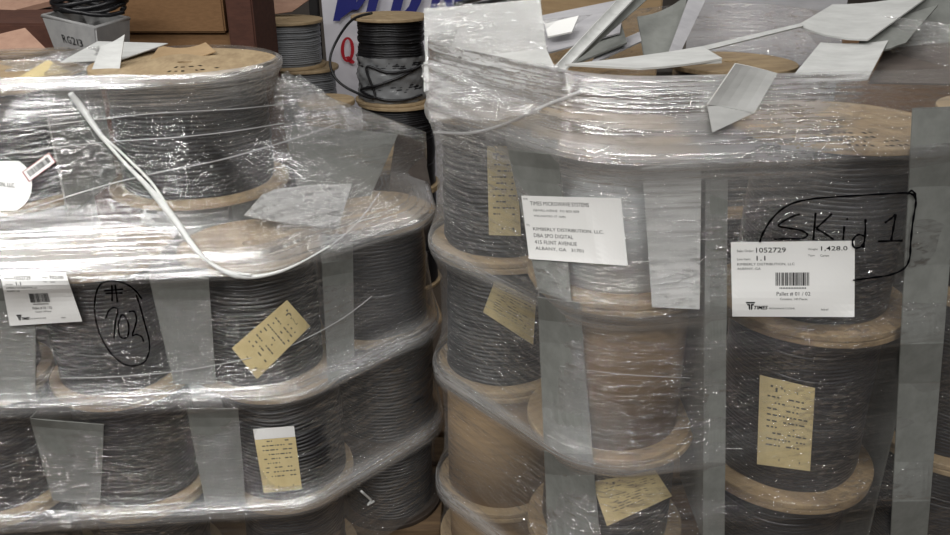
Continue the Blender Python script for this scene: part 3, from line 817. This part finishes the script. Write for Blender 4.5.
# barcode sticker and round white label on the top left spool
G = hit_quad(bvhA, [(22, 172), (49, 152.5), (56, 162), (29, 182)], 5, 9, .004)
st = tag(sheet_grid('barcode_sticker', G, .0004, M['paper']), 'small red-edged barcode sticker on film, upper left', 'label')
P = Print(); barcode(P, .12, .2, .88, .72, 9); P.build('barcode', grid_fn(G), M['ink'], st)
P = Print(); P.rect(0, 0, 1, .05); P.rect(0, .95, 1, 1); P.rect(0, 0, .03, 1); P.rect(.97, 0, 1, 1); P.build('border', grid_fn(G), M['red_ink'], st)
G = []
for i in range(9):
    v = i/8; xr = 32 - 13*abs(2*v-1)**3 - 5*max(v-.5, 0)
    G.append([hit(bvhA, -8+(xr+8)*j/8, 161+50*v, .0025) for j in range(9)])
wl = tag(sheet_grid('paper_label', smooth_grid(G, 3), .0004, M['paper']), 'white label with rounded end at left photo edge, under film', 'label')
Gq = hit_quad(bvhA, [(-4, 180), (16, 182), (16, 189), (-4, 187)], 3, 5, .0042)
P = Print(); P.text('ON, LLC.', .1, .2, .95, .9); P.build('printed_text', grid_fn(Gq), M['ink'], wl)

# ---------------------------------------------------------------- room and background
struct(mesh('floor', [(-7, -4, 0), (7, -4, 0), (7, 9, 0), (-7, 9, 0)], [(0, 1, 2, 3)], M['floor']))
struct(bevel_box('wall_back', (14, .1, 4.6), (0, 9.05, 2.3), M['wall'], None, 0))
struct(bevel_box('wall_left', (.1, 13, 4.6), (-7.05, 2.5, 2.3), M['wall'], None, 0))
struct(bevel_box('wall_right', (.1, 13, 4.6), (7.05, 2.5, 2.3), M['wall'], None, 0))
struct(bevel_box('ceiling', (14, 13, .1), (0, 2.5, 4.65), M['ceiling'], None, 0))

def carton(label, x0, x1, yf, yb, z0, z1, m, flaps=(), rz=0, tape=True):
    w, d, h = x1-x0, yb-yf, z1-z0
    root = thing('carton', label, 'box', ((x0+x1)/2, (yf+yb)/2, z0), rz)
    bevel_box('box_body', (w, d, h), (0, 0, h/2), m, root, .006)
    if tape: bevel_box('tape', (.055, d+.002, .001), (0, 0, h+.0003), M['flap'], root, 0)
    return root
# big brown cartons behind the left load
a = at(103, 0, 3.1); b = at(222, 0, 3.1); zb = at(160, 33, 3.1).z
carton('big brown carton behind the left load', a.x, b.x, 3.1, 3.6, zb, zb+.42, M['carton'])
carton('brown carton below the big one, behind the left load', a.x+.01, b.x+.02, 3.12, 3.65, zb-.45, zb-.002, M['carton'])
carton('third brown carton at the bottom of that stack', a.x, b.x+.02, 3.12, 3.65, 0, zb-.454, M['carton'])
c0, c1_ = at(223.5, 20, 3.06), at(251, 20, 3.06)  # dark carton front stands in for the big carton's side in shade
carton('dark red-brown carton added for the shaded side of the big carton, by the grey spools', max(c0.x, b.x+.022), c1_.x+.01, 3.06, 3.40, .66, 1.34, M['carton_dark'])
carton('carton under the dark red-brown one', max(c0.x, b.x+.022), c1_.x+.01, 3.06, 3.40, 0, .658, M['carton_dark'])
q = [(243, -4, 3.72), (318, -6, 3.72), (292, 12, 3.68), (256, 17, 3.66)]
tag(sheet_grid('cardboard_flap', quad_grid([at(*k) for k in q], 4, 5), .005, M['flap']), 'pinkish cardboard flap above the grey spool', 'cardboard')
# left background
q = [(-20, 40, 2.62), (26, 29, 2.62), (47, 50, 2.52), (-20, 70, 2.5)]
tag(sheet_grid('cardboard_flap', quad_grid([at(*k) for k in q], 4, 5), .005, M['flap']), 'pinkish cardboard flap at the upper left edge', 'cardboard')
c = at(20, 40, 2.9)
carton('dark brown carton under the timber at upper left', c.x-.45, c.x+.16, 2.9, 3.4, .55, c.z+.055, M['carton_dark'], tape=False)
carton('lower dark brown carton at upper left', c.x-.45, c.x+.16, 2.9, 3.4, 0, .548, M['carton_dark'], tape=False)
q = [(-20, -20, 3.6), (76, -20, 3.6), (76, 0, 3.35), (-20, 24, 3.3)]
tag(sheet_grid('plywood_board', quad_grid([at(*k) for k in q], 4, 8), .02, M['flap']), 'pinkish wooden board across the upper left corner', 'board')
# tote
tq = [at(43, 16, 2.75), at(95, 28, 2.6), at(98, 58, 2.57), at(60, 60, 2.70)]
tote = thing('storage_tote', 'grey plastic tote full of black cables, marked RG213', 'bin', (0, 0, 0))
f = sheet_grid('front_panel', quad_grid(tq, 4, 6), .004, M['tote'], tote)
back = Vector((.12, .32, .0))
t2 = [tq[1], tq[1]+Vector((.01, .24, 0)), tq[2]+Vector((.005, .23, 0)), tq[2]]
sheet_grid('side_panel', quad_grid(t2, 4, 4), .004, M['tote'], tote)
t3 = [tq[0], tq[0]+Vector((.01, .24, 0)), tq[3]+Vector((.005, .23, 0)), tq[3]]
sheet_grid('side_panel', quad_grid(t3, 4, 4), .004, M['tote'], tote)
sheet_grid('back_panel', quad_grid([tq[0]+Vector((.01, .24, 0)), tq[1]+Vector((.01, .24, 0)), tq[2]+Vector((.005, .23, 0)), tq[3]+Vector((.005, .23, 0))], 4, 4), .004, M['tote'], tote)
tube('rim', [tq[0], tq[1], tq[1]+Vector((.01, .24, 0)), tq[0]+Vector((.01, .24, 0))], .007, M['tote'], tote, 8, True)
zt = min(tq[2].z, tq[3].z)
mesh('base_panel', [tq[3], tq[2], tq[2]+Vector((.005, .23, 0)), tq[3]+Vector((.005, .23, 0))], [(0, 1, 2, 3)], M['tote'], tote)
gf = quad_grid(tq, 4, 6); fn = grid_fn(gf)
H = Print()
for ch, (x0, y0, x1, y1) in (('R', (.26, .38, .34, .58)), ('G', (.36, .40, .44, .60)), ('2', (.46, .41, .54, .62)), ('1', (.57, .45, .59, .63)), ('3', (.61, .45, .69, .66)), ('R', (.31, .70, .38, .85)), ('F', (.41, .74, .47, .88))):
    H.text(ch, x0, y0, x1, y1)
H.build('handwriting', lambda u, v: fn(u, v, .012), M['marker'], tote)
cx = (tq[0]+tq[1])/2 + Vector((.005, .13, .02))
q_ = random.Random(4)
for k in range(8):
    pts = []
    for i in range(25):
        a = 2*PI*i/24
        pts.append(cx + Vector((.115*math.cos(a)*q_.uniform(.9, 1.05), .08*math.sin(a)*q_.uniform(.9, 1.05) + .03, .010*k + .012*math.sin(2*a+k))))
    tag(tube('cable_coil', pts, .0075, M['cable'], None, 8), 'coil of black cable heaped in the grey tote', 'cable', 'coils of black cable in the tote')
bevel_b = bevel_box('tape_flag', (.035, .012, .009), cx + Vector((.05, -.06, .085)), M['yellow'], None, .002)
tag(bevel_b, 'small yellow tape flag on the black cable coils', 'tape')
bevel_t = carton('brown crate under the grey tote', tq[3].x-.06, tq[2].x+.1, 2.56, 3.02, 0, zt-.003, M['carton_dark'], tape=False)

# grey and black spools in the background
BG = 'bare spools in the background'
p = at(283, 20, 3.55)
gz = p.z; g0 = at(300, 73, 3.42).z
spool(p.x, 3.6, g0+.0, gz, .155, 'grey', 'grey cable spool standing in the background, uppermost of two', BG, .142, d=.009)
spool(p.x+.06, 3.6, g0-.33, g0, .15, 'grey', 'lower grey cable spool under the other grey one', BG, .135, d=.009)
spool(p.x+.06, 3.6, 0, g0-.33, .15, 'grey', 'bottom grey cable spool of the background stack', BG, .135, d=.009)
p = at(390, 15, 3.55)
b0 = at(395, 108, 3.39).z
bs = spool(p.x, 3.55, b0, p.z, .163, 'black', 'black cable spool with plastic round its lower half, in the background', BG, .142, d=.011)
spool(p.x+.02, 3.55, b0-.38, b0, .175, 'black', 'black cable spool under the plastic-wrapped black one', BG, .158, d=.011)
spool(p.x+.02, 3.55, 0, b0-.38, .175, 'black', 'bottom black cable spool of the background stack', BG, .158, d=.011)
# plastic round the lower half
hh = p.z-b0
def wob(i, a): return .003*math.sin(9*a+i*1.7)+.002*math.sin(23*a-i*2.3)
V, Fc = lathe_data([(.146+.004*math.sin(i), .014+ (hh*.52)*i/14) for i in range(15)], 96, wob)
m, nt, bb, N, L = nodes('bag_plastic')
bb.inputs['Base Color'].default_value = lin((150, 152, 154)); bb.inputs['Roughness'].default_value = .2; bb.inputs['Alpha'].default_value = .7
pw = mesh('plastic_sleeve', V, Fc, m, bs['root'], True); pw['label'] = 'crinkled grey plastic sleeve'
# loose cable end looping out to the left and round
o3 = Vector((bs['x'], bs['y'], 0))
lp = [(372, 13), (352, 20), (336, 42), (330, 62), (337, 80), (355, 92), (375, 97)]
P3 = [at(x, y, 3.42 + .04*math.sin(i)) for i, (x, y) in enumerate(lp)]
for k, (a, z) in enumerate(((-2.2, .16), (-1.6, .145), (-1.0, .15), (-.5, .165), (-1.2, .13), (-1.9, .09), (-2.5, .06), (-1.8, .035), (-1.2, .03), (-.6, .04))):
    P3.append(o3 + Vector((.158*math.cos(a), .158*math.sin(a), b0+z)))
le = tube('loose_cable', [Vector((inv_p)) for inv_p in [(Matrix.Translation((bs['x'], bs['y'], bs['z0'])) @ Matrix.Rotation(bs['root'].rotation_euler.z, 4, 'Z')).inverted() @ v for v in spline(P3, 8)]], .0055, M['cable'], bs['root'])
# pale round lid / carton top between the stacks
p = at(328, 97, 3.28)
V, Fc = lathe_data([(.0005, 0), (.11, 0), (.112, .004), (.112, .016), (.11, .02), (.0005, .02)], 48)
rl = tag(mesh('wooden_disc', V, Fc, M['wood'], None), 'pale round wooden disc lying between the grey and black background spools', 'disc')
rl.location = (p.x, 3.24, p.z-.02)
carton('small brown carton under the pale round disc', p.x-.07, p.x+.06, 3.16, 3.34, 0, p.z-.021, M['kraft'], tape=False)

# banner
Yb = 4.6
bq = [at(318, -40, Yb), at(560, -40, Yb), at(556, 110, Yb), at(331, 110, Yb)]
def drop(a, b): return a + (b-a)*((a.z-.003)/(a.z-b.z))
bq[2] = drop(bq[1], bq[2]); bq[3] = drop(bq[0], bq[3])
ban = tag(sheet_grid('banner', quad_grid(bq, 8, 12, .02), .003, M['banner']), 'white vinyl banner with blue and red lettering behind the black spool', 'banner')
def bp(x, y, l=.006):
    p = at(x, y, Yb); d = (CAM-p).normalized()
    # onto the bowed sheet
    u = (x-320)/236
    n = (bq[1]-bq[0]).cross(bq[3]-bq[0]).normalized()
    return p + d*.03
def letters(name, polys, m):
    V = []; Fc = []
    for pl in polys:
        b = len(V); V += [bp(x, y) for x, y in pl]; Fc.append(tuple(range(b, b+len(pl))))
    return mesh(name, V, Fc, m, ban)
letters('blue_letter', [[(333, 21), (340, 21), (354, -22), (342, -22)], [(340, 19), (352, -22), (358, -22), (356, 10), (352, 10)], [(352, 10), (358, 10), (382, -22), (371, -22)], [(364, 21), (373, 21), (384, -22), (374, -22)]], M['blue'])
letters('blue_letter', [[(388, 21), (398, 21), (409, -22), (399, -22)], [(398, 21), (408, 19), (404, 12), (399, 13)], [(404, 12), (408, 19), (416, 12), (421, 2), (412, -2), (409, 6)], [(412, -2), (421, 2), (425, -12), (422, -22), (410, -22), (413, -15)]], M['blue'])
letters('blue_letter', [[(427, 21), (435, 21), (446, -22), (437, -22)], [(450, 21), (457, 21), (447, -22), (437, -22)], [(449, 21), (458, 21), (469, -22), (460, -22)]], M['blue'])
# red Q
ring = []
for i in range(33):
    a = 2*PI*i/32; ring.append((a))
V = []; Fc = []
for a in ring:
    V += [bp(347.5+6.8*math.cos(a), 49.5-12.5*math.sin(a)), bp(347.5+3.4*math.cos(a), 49.5-10.2*math.sin(a))]
for i in range(32): Fc.append((2*i, 2*i+2, 2*i+3, 2*i+1))
b = len(V); V += [bp(x, y) for x, y in ((345, 57), (349, 56), (355, 62), (353, 64), (350, 63))]; Fc.append(tuple(range(b, b+5)))
mesh('red_letter', V, Fc, M['red'], ban)
# post that holds the banner's left edge and things right of it
bevel_box_ = bevel_box('steel_post', (.05, .05, 2.2), (at(312, 0, 4.7).x, 4.75, 1.1), M['dark'], None, .004)
tag(bevel_box_, 'dark steel post at the left edge of the banner', 'post')
# cable ends and timber above the upright board
for k, (x0, y0, x1, y1) in enumerate(((456, 4, 500, -8), (474, 5, 520, -6), (484, 7, 530, -4), (500, 4, 538, -8))):
    a, b = at(x0, y0, 2.5+.04*k), at(x1, y1, 2.9)
    t = tag(tube('cut_cable', [a, (a+b)/2 + Vector((0, 0, -.004)), b], .007, M['cable'], None, 8), 'black cut cable end sticking out above the upright white board', 'cable', 'cut cable ends above the upright board')
c = at(560, 10, 2.75)
carton('tan carton behind the right load', c.x-.12, c.x+.34, 2.8, 3.2, .8, c.z+.12, M['kraft_light'])
carton('lower tan carton behind the right load', c.x-.12, c.x+.34, 2.8, 3.2, 0, .799, M['kraft_light'])
carton('brown carton far right behind the loose boards', 1.0, 1.9, 2.75, 3.3, .7, 1.22, M['carton'])
carton('lower brown carton far right behind the loose boards', 1.0, 1.9, 2.75, 3.3, 0, .699, M['carton'])

# ---------------------------------------------------------------- lights: fluorescent strips under the ceiling
def strip(x, y, w, rz=0, sx=1.25, sy=.13):
    l = bpy.data.lights.new('ceiling_lamp', 'AREA'); l.shape = 'RECTANGLE'; l.size = sx; l.size_y = sy; l.energy = w; l.color = (1, .985, .96)
    o = bpy.data.objects.new('ceiling_lamp', l); COL.objects.link(o); o.location = (x, y, 4.0); o.rotation_euler = (0, 0, rz)
for X in (-2.2, -.7, .8, 2.3): strip(X, -2.7, 28, 0, 1.4, .1)
for X, e in ((-2.55, 40), (-1.2, 34), (1.0, 34)): strip(X, -.6, e)
strip(-2.0, -1.6, 26, 0, 1.4, .1)
strip(-3.3, 1.3, 46, PI/2, 1.4, .12); strip(-.1, 1.3, 16); strip(-1.6, 3.6, 13); strip(1.6, 3.6, 11)
w = bpy.data.worlds.new('world'); scene.world = w; w.use_nodes = True
w.node_tree.nodes['Background'].inputs[0].default_value = (.9, .95, 1, 1); w.node_tree.nodes['Background'].inputs[1].default_value = .1
vs = scene.view_settings
vs.view_transform = 'Standard'; vs.look = 'None'; vs.gamma = 1; vs.exposure = 0.36; vs.use_curve_mapping = False
